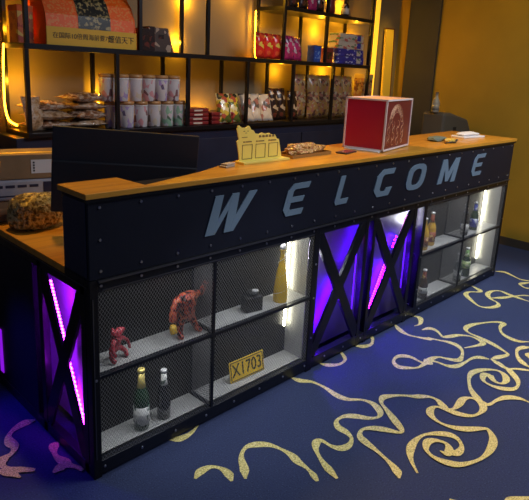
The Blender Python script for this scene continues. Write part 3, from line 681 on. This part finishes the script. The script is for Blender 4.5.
# grey machine and bottle behind the bar
o = empty('grey_machine', (4.28, .95, .80), R(-4)); o.scale = (1.15, 1, 1.12); tag(o, 'grey boxy till machine with rounded top on the stand between bar and right wall', 'machine')
gm = mat('grey_machine_body', (.10, .095, .09), .5)
MB().prism([(-.16, 0), (.30, 0), (.30, .25), (.22, .36), (-.05, .42), (-.16, .42)], -.12, .12).build('body', [gm], o, .02)
MB().box(.0, .04, -.125, -.12, .22, .30).build('button_panel', [ink], o)
o = empty('machine_stand', (4.35, .95, 0), 0); tag(o, 'dark steel cabinet carrying the grey machine in the corner behind the bar', 'stand')
MB().box(-.28, .28, -.16, .2, .03, .80).build('body', [navy], o, .004)
MB().box(-.25, .25, -.14, .18, 0, .03).build('plinth', [black], o)
bottle('spray_bottle', (4.10, .95, 1.27), .19, .035, mat('cloudy_plastic', (.35, .33, .30), .3), MATS['grey_machine_body'], MATS['cloudy_plastic'], 'cloudy plastic bottle standing on the grey machine behind the red box')
# leaning board, and an added glow strip in place of lit back wall
o = empty('leaning_board', (4.44, 1.70, 0), 0); tag(o, 'tall pale yellow board leaning against the back wall, right of the shelving', 'board')
M_ = Matrix.Rotation(R(-2), 4, 'X')
MB().box(-.075, .07, -.012, .012, .03, 2.06, M=M_).build('board', [mat('yellow_board', (.80, .58, .08), .6)], o, .002)
MB().box(.07, .082, -.014, .014, .03, 2.065, M=M_).box(-.075, .082, -.014, .014, 2.06, 2.07, M=M_).build('edge', [mat('dark_red_edge', (.12, .03, .02), .5)], o)
lt = empty('wall_glow_strip', (4.22, 1.76, .2), 0); tag(lt, 'vertical glowing yellow strip standing for the lit back wall beside the shelving', 'light')
MB().box(-.04, .04, .03, .038, 0, 2.7).build('glow_backing', [base_m], lt)
MB().box(-.035, .035, .022, .030, .02, 2.68).build('glow_face', [mat('lit_wall_glow', (1, .7, .2), emit=(1, .50, .015), es=1.1)], lt)

# ------------------------------------------------------------------ goods on the shelves
def packet(name, loc, w, h, t, m, label, group, rz=0., lean=0., cat='packet', flat=False, seed=0):
    """sealed pillow pack with crimped ends"""
    rnd = random.Random(seed); nu, nv = 8, 9
    vs = []; fs = []
    for side in (-1, 1):
        for j in range(nv + 1):
            for i in range(nu + 1):
                u, v = i / nu, j / nv
                k = (math.sin(math.pi * u) ** .5) * (math.sin(math.pi * v) ** .45)
                d = t / 2 * k * (1 + rnd.uniform(-.25, .25)) + .0008
                pin = 1 - .06 * math.sin(math.pi * v)
                vs.append(((u - .5) * w * pin, side * d, v * h + (rnd.uniform(-.003, .003) if j in (0, nv) else 0) * 0))
    N_ = (nu + 1) * (nv + 1); g = lambda s_, i, j: s_ * N_ + j * (nu + 1) + i
    for j in range(nv):
        for i in range(nu):
            fs.append((g(0, i, j), g(0, i + 1, j), g(0, i + 1, j + 1), g(0, i, j + 1))); fs.append((g(1, i, j + 1), g(1, i + 1, j + 1), g(1, i + 1, j), g(1, i, j)))
    for i in range(nu): fs.append((g(0, i + 1, 0), g(0, i, 0), g(1, i, 0), g(1, i + 1, 0))); fs.append((g(0, i, nv), g(0, i + 1, nv), g(1, i + 1, nv), g(1, i, nv)))
    for j in range(nv): fs.append((g(0, 0, j), g(0, 0, j + 1), g(1, 0, j + 1), g(1, 0, j))); fs.append((g(0, nu, j + 1), g(0, nu, j), g(1, nu, j), g(1, nu, j + 1)))
    b = MB(); b.add(vs, fs, 0, True); o = b.build(name, [m]); tag(o, label, cat, group)
    o.location = loc
    o.rotation_euler = (R(90) if flat else R(-lean), 0, rz)
    return o
Z1, Z2, Z3 = 1.1775, 1.6705, 2.0785
clear_tan = ramp_mat('clear_pack_tan_contents', 26, [(.3, (.16, .08, .04)), (.45, (.50, .30, .16)), (.55, (.62, .48, .36)), (.68, (.28, .16, .10))], .15, 'NOISE', const=False, bump=.8, coat=.5)
clear_brown = ramp_mat('clear_pack_brown_contents', 30, [(.3, (.10, .04, .02)), (.45, (.34, .16, .08)), (.56, (.62, .52, .42)), (.68, (.20, .08, .05))], .15, 'NOISE', const=False, bump=.8, coat=.5)
yel_green = ramp_mat('yellow_green_snack_pack', 34, [(.0, (.10, .14, .03)), (.3, (.65, .50, .06)), (.55, (.45, .10, .05)), (.7, (.75, .68, .40)), (.9, (.05, .05, .03))], .2, 'VORONOI', bump=.2, coat=.4)
pale_pack = ramp_mat('pale_snack_pack', 28, [(.0, (.60, .55, .48)), (.35, (.40, .18, .15)), (.55, (.65, .60, .55)), (.8, (.12, .10, .09))], .2, 'VORONOI', bump=.2, coat=.4)
red_pack = ramp_mat('glossy_red_pack', 36, [(0, (.75, .03, .02)), (.55, (.80, .10, .03)), (.75, (.85, .65, .10)), (.9, (.35, .01, .02))], .2, coat=.4)
magenta_pack = ramp_mat('magenta_pack', 40, [(0, (.55, .03, .16)), (.45, (.60, .45, .50)), (.6, (.40, .02, .12)), (.85, (.15, .02, .08))], .25, coat=.3)
dark_pack = ramp_mat('dark_brown_pack', 34, [(0, (.03, .015, .012)), (.6, (.12, .03, .02)), (.8, (.55, .42, .28)), (.9, (.03, .02, .02))], .25, coat=.3)
mosaic = ramp_mat('tan_pink_printed_pack', 42, [(0, (.42, .24, .08)), (.35, (.42, .18, .12)), (.6, (.16, .07, .05)), (.8, (.45, .36, .22))], .25, bump=.2, coat=.3)
wine = mat('wine_red_wrap', (.22, .02, .025), .35, noise=.3, nscale=40, coat=.2)
ordn = ['first', 'second', 'third', 'fourth', 'fifth', 'sixth', 'seventh', 'eighth', 'ninth', 'tenth']

# pile of flat pouches on the left
pile = [(.60, 1.60, 0, 5), (.62, 1.58, 1, -12), (.59, 1.61, 2, 8), (.86, 1.60, 0, -6), (.84, 1.58, 1, 12), (.87, 1.61, 2, -10), (.80, 1.57, 3, 20)]
for i, (x, y, lv, a) in enumerate(pile):
    side_ = 'left' if x < .7 else 'right'
    lvl = ['bottom', 'second', 'third', 'topmost'][lv]
    packet('snack_pouch', (x, y + .11, Z1 + .030 + lv * .054), .29, .19, .056, clear_tan if i % 2 else clear_brown, 'clear pouch of tan snacks, %s layer in the %s pile at the shelf left end' % (lvl, side_), 'clear pouches piled on the lower shelf', flat=True, rz=R(a), seed=i)
packet('snack_pouch', (.50, 1.52, Z1 + .002), .15, .20, .06, clear_tan, 'upright clear pouch glowing beside the yellow light string, shelf left end', 'clear pouches piled on the lower shelf', rz=R(25), lean=10, seed=31)

# printed tubs
tub_cols = {'pink': (.75, .38, .42), 'lilac': (.50, .40, .72), 'green': (.35, .62, .45), 'cream': (.72, .66, .55)}
tub_m = {k: ramp_mat('%s_tub_print' % k, 40, [(0, (.72, .70, .74)), (.40, c), (.72, (.75, .73, .75)), (.88, tuple(v * .35 for v in c))], .2, 'VORONOI', stretch=(1, 1, .7), coat=.5) for k, c in tub_cols.items()}
tub_lid = mat('amber_tub_lid', (.50, .26, .10), .3)
tub0 = None
def tub(x, y, z, colr, label):
    global tub0
    if tub0 is None:
        tub0 = empty('printed_tub', (x, y, z))
        MB().lathe([(.042, 0), (.045, .004), (.049, .148), (.049, .150)], 24).build('tub_body', [tub_m[colr]], tub0)
        MB().lathe([(.0505, .148), (.0505, .164), (.045, .168), (.045, .170)], 24).build('lid', [tub_lid], tub0)
        MB().lathe([(.0492, .138), (.0502, .146)], 24).build('rim', [white_p], tub0)
        o = tub0
    else:
        o = tub0.copy(); COL.objects.link(o)
        for ch in tub0.children:
            c = ch.copy(); COL.objects.link(c); c.parent = o
            if ch.name.startswith('tub_body'):
                c.data = ch.data.copy(); c.data.materials[0] = tub_m[colr]
    o.location = (x, y, z); o.rotation_euler.z = random.uniform(0, 6)
    tag(o, label, 'tub', 'printed tubs stacked in two rows')
low_c = ['lilac', 'lilac', 'pink', 'cream', 'green', 'green']; up_c = ['pink', 'lilac', 'cream', 'pink', 'lilac', 'pink']
for i, c in enumerate(low_c): tub(1.00 + i * .105, 1.53, Z1, c, '%s printed tub, %s from the left in the lower row of tubs' % (c, ordn[i]))
for i, c in enumerate(up_c): tub(.965 + i * .1015, 1.53, Z1 + .1702, c, '%s printed tub, %s from the left in the upper row of tubs' % (c, ordn[i]))

# flat wine red packs
for i in range(4):
    for j in range(2):
        if i == 3 and j == 1: continue
        o = empty('wrapped_pack', (1.65 + j * .245, 1.56, Z1 + i * .030), R(random.uniform(-4, 4)))
        tag(o, 'flat wine red wrapped pack, %s layer of the %s stack beside the tubs' % (['bottom', 'second', 'third', 'topmost'][i], ['left', 'right'][j]), 'pack', 'wine red packs lying in two stacks')
        MB().box(-.11, .11, -.08, .08, 0, .028).build('body', [wine], o, .007)
        MB().box(-.03, .05, -.0805, -.08, .008, .020).build('label_patch', [pale_pack], o)
# standing snack packs
for i, (x, m, nm, le) in enumerate(((1.91, yel_green, 'yellow and green', 18), (2.02, yel_green, 'yellow and green', 20), (2.145, pale_pack, 'pale', 20), (2.25, pale_pack, 'pale', 20), (2.355, pale_pack, 'pale', 20))):
    packet('snack_packet', (x, 1.47 + (i % 2) * .02, Z1 + .012), .115, .22, .045, m, '%s snack packet leaning back, %s of the five leaning packets' % (nm, ordn[i]), 'snack packets leaning on the lower shelf', rz=R(-14), lean=le, seed=50 + i)
for i, x in enumerate((2.46, 2.575, 2.685)):
    packet('dark_packet', (x, 1.49 + .03 * (i % 2), Z1 + .008), .11, .26 - .02 * (i > 1), .06, dark_pack, 'dark brown snack packet, %s of three upright near the shelf middle' % ordn[i], 'dark upright packets on the lower shelf', lean=8, seed=60 + i, rz=R(5 - 4 * i))
for i, x in enumerate((2.875, 3.045, 3.215, 3.385, 3.555)):
    packet('large_packet', (x, 1.60 - .02 * (i % 2), Z1 + .004), .163, .38, .09, mosaic, 'large tan and pink printed packet, %s of five at the lower shelf right end' % ordn[i], 'large printed packets on the lower shelf', lean=3, seed=70 + i)
o = empty('storage_carton', (3.84, 1.62, 1.149), 0); tag(o, 'tan waxed carton on the navy cabinet just right of the shelving', 'box')
MB().box(-.07, .07, -.06, .06, 0, .44).build('body', [mosaic], o, .003)
MB().box(-.071, .071, -.061, .061, .40, .44).build('lid', [mat('tan_lid', (.5, .36, .14), .6)], o, .002)

# middle level: the orange counter display
o = empty('shelf_display', (.845, 1.50, Z2)); o.scale = (1.1, 1, 1); tag(o, 'orange card display with rounded side wings and yellow front band of black characters', 'display')
orange = ramp_mat('orange_print_card', 110, [(0, (.90, .12, .005)), (.66, (.90, .12, .005)), (.68, (.85, .24, .05)), (1, (.85, .24, .05))], .5, stretch=(1, 1, 1))
MB().box(-.265, .265, -.045, -.040, 0, .10).build('front_band', [mat('yellow_band', (.72, .42, .02), .5)], o, .001)
MB().box(-.26, .26, -.04, .20, 0, .010).build('base_tray', [mat('orange_card', (.90, .13, .005), .6)], o)
prof = [(-.04, .0), (.20, 0), (.20, .33), (.13, .335), (.07, .31), (.01, .25), (-.03, .17), (-.04, .10)]
for x in (-.262, .257): MB().prism(prof, x, x + .005, 'yz').build('side_wing', [MATS['orange_card']], o)
q = MB(); q.box(-.257, .257, .196, .20, .01, .335)
cv = [(-.03, .17), (.01, .25), (.07, .31), (.13, .335)]
q.box(-.257, .257, .0, .19, .01, .10); q.build('back_card', [orange], o)
ob = MB()
cvp = [(-.035, .10), (-.03, .17), (.01, .25), (.07, .31), (.13, .335), (.19, .335)]
vs = [(x, a, b) for a, b in cvp for x in (-.257, .257)]
vs2 = [(x, a + .004, b - .004) for a, b in cvp for x in (-.257, .257)]
n_ = len(cvp)
fs_ = [(2 * i, 2 * i + 1, 2 * i + 3, 2 * i + 2) for i in range(n_ - 1)]
fs2 = [(2 * i + 2 + 2 * n_, 2 * i + 3 + 2 * n_, 2 * i + 1 + 2 * n_, 2 * i + 2 * n_) for i in range(n_ - 1)]
rim = [(0, 2 * n_, 2 * n_ + 1, 1)] + [(2 * i, 2 * i + 2, 2 * i + 2 + 2 * n_, 2 * i + 2 * n_) for i in range(n_ - 1)] + [(2 * i + 1, 2 * i + 1 + 2 * n_, 2 * i + 3 + 2 * n_, 2 * i + 3) for i in range(n_ - 1)]
ob.add(vs + vs2, fs_ + fs2 + rim, 0, False).build('curved_cover', [orange], o)
dkp = MB(); vs = [(x, a - .0025, b + .002) for a, b in cvp[:5] for x in (-.085, .105)]; vs2 = [(x, a - .001, b + .0005) for a, b in cvp[:5] for x in (-.085, .105)]
dkp.add(vs + vs2, [(2 * i, 2 * i + 1, 2 * i + 3, 2 * i + 2) for i in range(4)] + [(2 * i + 12, 2 * i + 13, 2 * i + 11, 2 * i + 10) for i in range(4)]).build('printed_panel', [ramp_mat('black_marbled_print', 45, [(.3, (.01, .012, .012)), (.52, (.02, .02, .02)), (.60, (.45, .35, .15)), (.68, (.02, .02, .02))], .3, 'NOISE', const=False)], o)
MX = lambda x, z: Matrix.Translation((x, -.0462, z)) @ Matrix.Rotation(R(90), 4, 'X')
text_mesh('lettering', '在国际10倍周海前要7倍', .036, ink, o, MX(-.06, .052), .0006, .92)
text_mesh('lettering', '超值天下', .046, ink, o, MX(.165, .050), .0006, .9)
# warm lit small box at the far left
o = empty('gift_box', (.475, 1.60, Z2)); tag(o, 'small red and amber printed box left of the orange card display', 'box')
MB().box(-.045, .045, -.06, .06, 0, .20).build('body', [ramp_mat('red_amber_print', 30, [(0, (.7, .15, .03)), (.5, (.5, .06, .03)), (.75, (.8, .5, .1))], .4)], o, .003)
MB().box(-.046, .046, -.061, .061, .17, .203).build('lid', [MATS['orange_card']], o, .002)
for i, (x, w, h) in enumerate(((1.215, .07, .14), (1.27, .045, .155), (1.345, .13, .150))):
    o = empty('brown_box', (x, 1.53, Z2), R(-3 * i)); tag(o, 'dark brown dotted box, %s right of the orange card display' % ordn[i], 'box', 'dark brown boxes on the middle shelf')
    if i == 2: MB().prism([(-.065, 0), (.095, 0), (.050, h), (-.065, h)], -.05, .05).build('body', [ramp_mat('dark_brown_dotted', 34, [(0, (.05, .022, .015)), (.85, (.05, .022, .015)), (.86, (.4, .28, .2)), (1, (.4, .3, .2))], .5)], o, .002)
    else: MB().box(-w / 2, w / 2, -.05, .05, 0, h).build('body', [dark_pack], o, .002)
    MB().box(-.02, .02, -.0515, -.05, h * .55, h * .72).build('label_patch', [dark_pack], o)
for i, x in enumerate((2.27, 2.365, 2.46)):
    packet('red_packet', (x, 1.50, Z2 + .002), .095, .19, .05, red_pack, 'glossy red packet, %s of three beside the hanging light string' % ordn[i], 'red packets on the middle shelf', lean=3, seed=80 + i)
for i, x in enumerate((2.60, 2.72)):
    packet('magenta_packet', (x, 1.50 + i * .02, Z2 + .002), .13, .19, .06, magenta_pack, 'magenta and white packet, %s of two on the middle shelf' % ['left', 'right'][i], 'magenta packets on the middle shelf', lean=10 * i + 2, seed=90 + i)
o = empty('blue_box', (2.935, 1.515, Z2)); tag(o, 'narrow bright blue box standing upright on the middle shelf', 'box')
MB().box(-.045, .045, -.04, .04, 0, .135).build('body', [mat('bright_blue', (.02, .08, .42), .35, noise=.3, nscale=50)], o, .003)
MB().box(-.03, .03, -.041, -.04, .03, .09).build('label_patch', [ramp_mat('blue_print', 50, [(0, (.03, .10, .5)), (.6, (.3, .45, .7)), (1, (.02, .05, .3))], .4)], o)
o = empty('wine_red_box', (3.09, 1.52, Z2)); tag(o, 'dark wine red box between the bright blue box and the floral boxes', 'box')
MB().box(-.05, .05, -.05, .05, 0, .125).build('body', [wine], o, .003)
MB().box(-.03, .03, -.0512, -.05, .03, .09).build('label_patch', [dark_pack], o)
bluep = ramp_mat('royal_blue_print', 36, [(0, (.02, .025, .30)), (.65, (.03, .04, .40)), (.8, (.55, .6, .8)), (.9, (.02, .02, .2))], .3, stretch=(1, 1, 2))
floral = ramp_mat('white_floral_print', 30, [(0, (.58, .52, .42)), (.55, (.60, .55, .45)), (.7, (.12, .22, .12)), (.85, (.5, .12, .1))], .4, stretch=(1, 1, 2))
for i in range(4):
    bl = i < 2
    o = empty('blue_carton' if bl else 'floral_carton', (3.41, 1.54, Z2 + i * .066), R((-1, 2, -2, 1)[i])); tag(o, '%s, %s in the four carton stack' % ('royal blue carton with pale print' if bl else 'white floral carton', ['bottom', 'second up', 'third up', 'topmost'][i]), 'box', 'cartons stacked at the shelf right end')
    w = .20 - (.02 if not bl else 0)
    MB().box(-w, w, -.06, .06, 0, .065).build('body', [bluep if bl else floral], o, .003)
    MB().box(w * .45, w * .75, -.0615, -.06, .010, .055).build('label_patch', [floral if bl else bluep], o)
# top level
for i, (x, m, nm) in enumerate(((2.62, dark_pack, 'dark brown'), (2.74, dark_pack, 'dark brown'), (2.86, magenta_pack, 'magenta'), (2.95, dark_pack, 'dark brown'), (3.10, wine, 'wine red'))):
    packet('top_packet', (x, 1.50, Z3 + .002), .11, .17, .06, m, '%s packet, %s from the left on the top shelf' % (nm, ordn[i]), 'packets on the top shelf', lean=4, seed=100 + i)
bottle('jar', (3.33, 1.52, Z3), .16, .035, dark_pack, silver_cap, pale_pack, 'small dark jar with pale label on the top shelf right end')

# ------------------------------------------------------------------ other light
def area(name, loc, rot, size, energy, col, sy=None):
    d = bpy.data.lights.new(name, 'AREA'); d.energy = energy; d.color = col; d.size = size
    if sy: d.shape = 'RECTANGLE'; d.size_y = sy
    o = bpy.data.objects.new(name, d); COL.objects.link(o); o.location = loc; o.rotation_euler = rot; return o
def point(name, loc, energy, col, r=.04):
    d = bpy.data.lights.new(name, 'POINT'); d.energy = energy; d.color = col; d.shadow_soft_size = r
    o = bpy.data.objects.new(name, d); COL.objects.link(o); o.location = loc; return o
def spot(name, loc, to, energy, col, ang=60, blend=.6, r=.08):
    d = bpy.data.lights.new(name, 'SPOT'); d.energy = energy; d.color = col; d.shadow_soft_size = r; d.spot_size = R(ang); d.spot_blend = blend
    o = bpy.data.objects.new(name, d); COL.objects.link(o); o.location = loc
    o.rotation_euler = (Vector(to) - Vector(loc)).to_track_quat('-Z', 'Y').to_euler(); return o
area('ceiling_panel_light', (2.2, -1.3, 2.95), (0, 0, 0), 1.6, 60, (.86, .92, 1), 1.2)
spot('unseen_ceiling_spot', (3.9, -1.3, 2.9), (3.0, -.25, 0), 130, (.85, .9, 1), 50)
spot('unseen_ceiling_spot', (1.2, -2.6, 2.9), (.75, 0, .30), 95, (.9, .93, 1), 22)  # unseen spot added to brighten the yellow plate and left bay mesh
spot('warm_spot', (3.4, -.2, 2.9), (4.67, .5, 1.4), 21, (1, .74, .12), 95)
spot('bar_spot', (2.0, .9, 2.9), (2.3, .25, 1.15), 110, (1, .52, .08), 100)
spot('bar_spot', (.4, 1.1, 2.9), (.5, .4, 1.0), 85, (1, .56, .12), 70)
spot('added_violet_fill', (-.45, 1.0, .80), (-.10, .32, 0), 22, (.04, .003, 1), 60)  # unseen lamp added to spill violet over the floor by the left end
spot('board_spot', (4.3, 1.2, 2.9), (4.40, 1.7, 1.9), 60, (1, .55, .02), 24)
spot('shelf_fill_spot', (1.8, -.3, 2.9), (1.7, 1.5, 1.35), 22, (1, .9, .85), 70)  # unseen spot added to light the shelf goods from the front
yl = (1, .46, .015)
for x, y, z, e_ in ((.47, 1.66, 1.45, 1.6), (.47, 1.66, 1.75, 2.0), (1.66, 1.73, 1.19, 1.8), (1.90, 1.73, 1.19, 1.8), (1.04, 1.73, 1.40, .7), (1.69, 1.77, 1.75, 1.6), (1.76, 1.77, 2.05, 2.0), (2.20, 1.70, 2.15, .8),
                    (2.47, 1.70, 1.95, 1.2), (2.95, 1.72, 1.70, 1.8), (3.25, 1.72, 1.95, 1.5), (3.58, 1.72, 1.80, 1.6), (2.75, 1.72, 1.58, 1.0), (3.40, 1.72, 1.58, 1.2), (3.1, 1.72, 2.20, 1.8), (3.6, 1.72, 2.2, 1.8), (3.80, 1.72, 1.9, 1.6), (4.0, 1.7, 1.5, 1.0)):
    point('strip_glow_fill', (x, y, z), e_ * 2.1, yl, .006)  # added point lights that strengthen the warm strips' glow on the wall
for x0, x1 in ((.034, .594), (.594, 1.258), (2.403, 3.005), (3.005, 3.655)):
    for z in (ZB - .016, ZA - .004):
        area('bay_fill', ((x0 + x1) / 2, .055, z), (0, 0, 0), (x1 - x0) * .85, .55, (.95, .97, 1), .03)  # hidden area lamps added in each cell to brighten its floor
W = bpy.data.worlds.new('world'); S.world = W; W.use_nodes = True
W.node_tree.nodes['Background'].inputs[0].default_value = (.06, .07, .12, 1); W.node_tree.nodes['Background'].inputs[1].default_value = .6
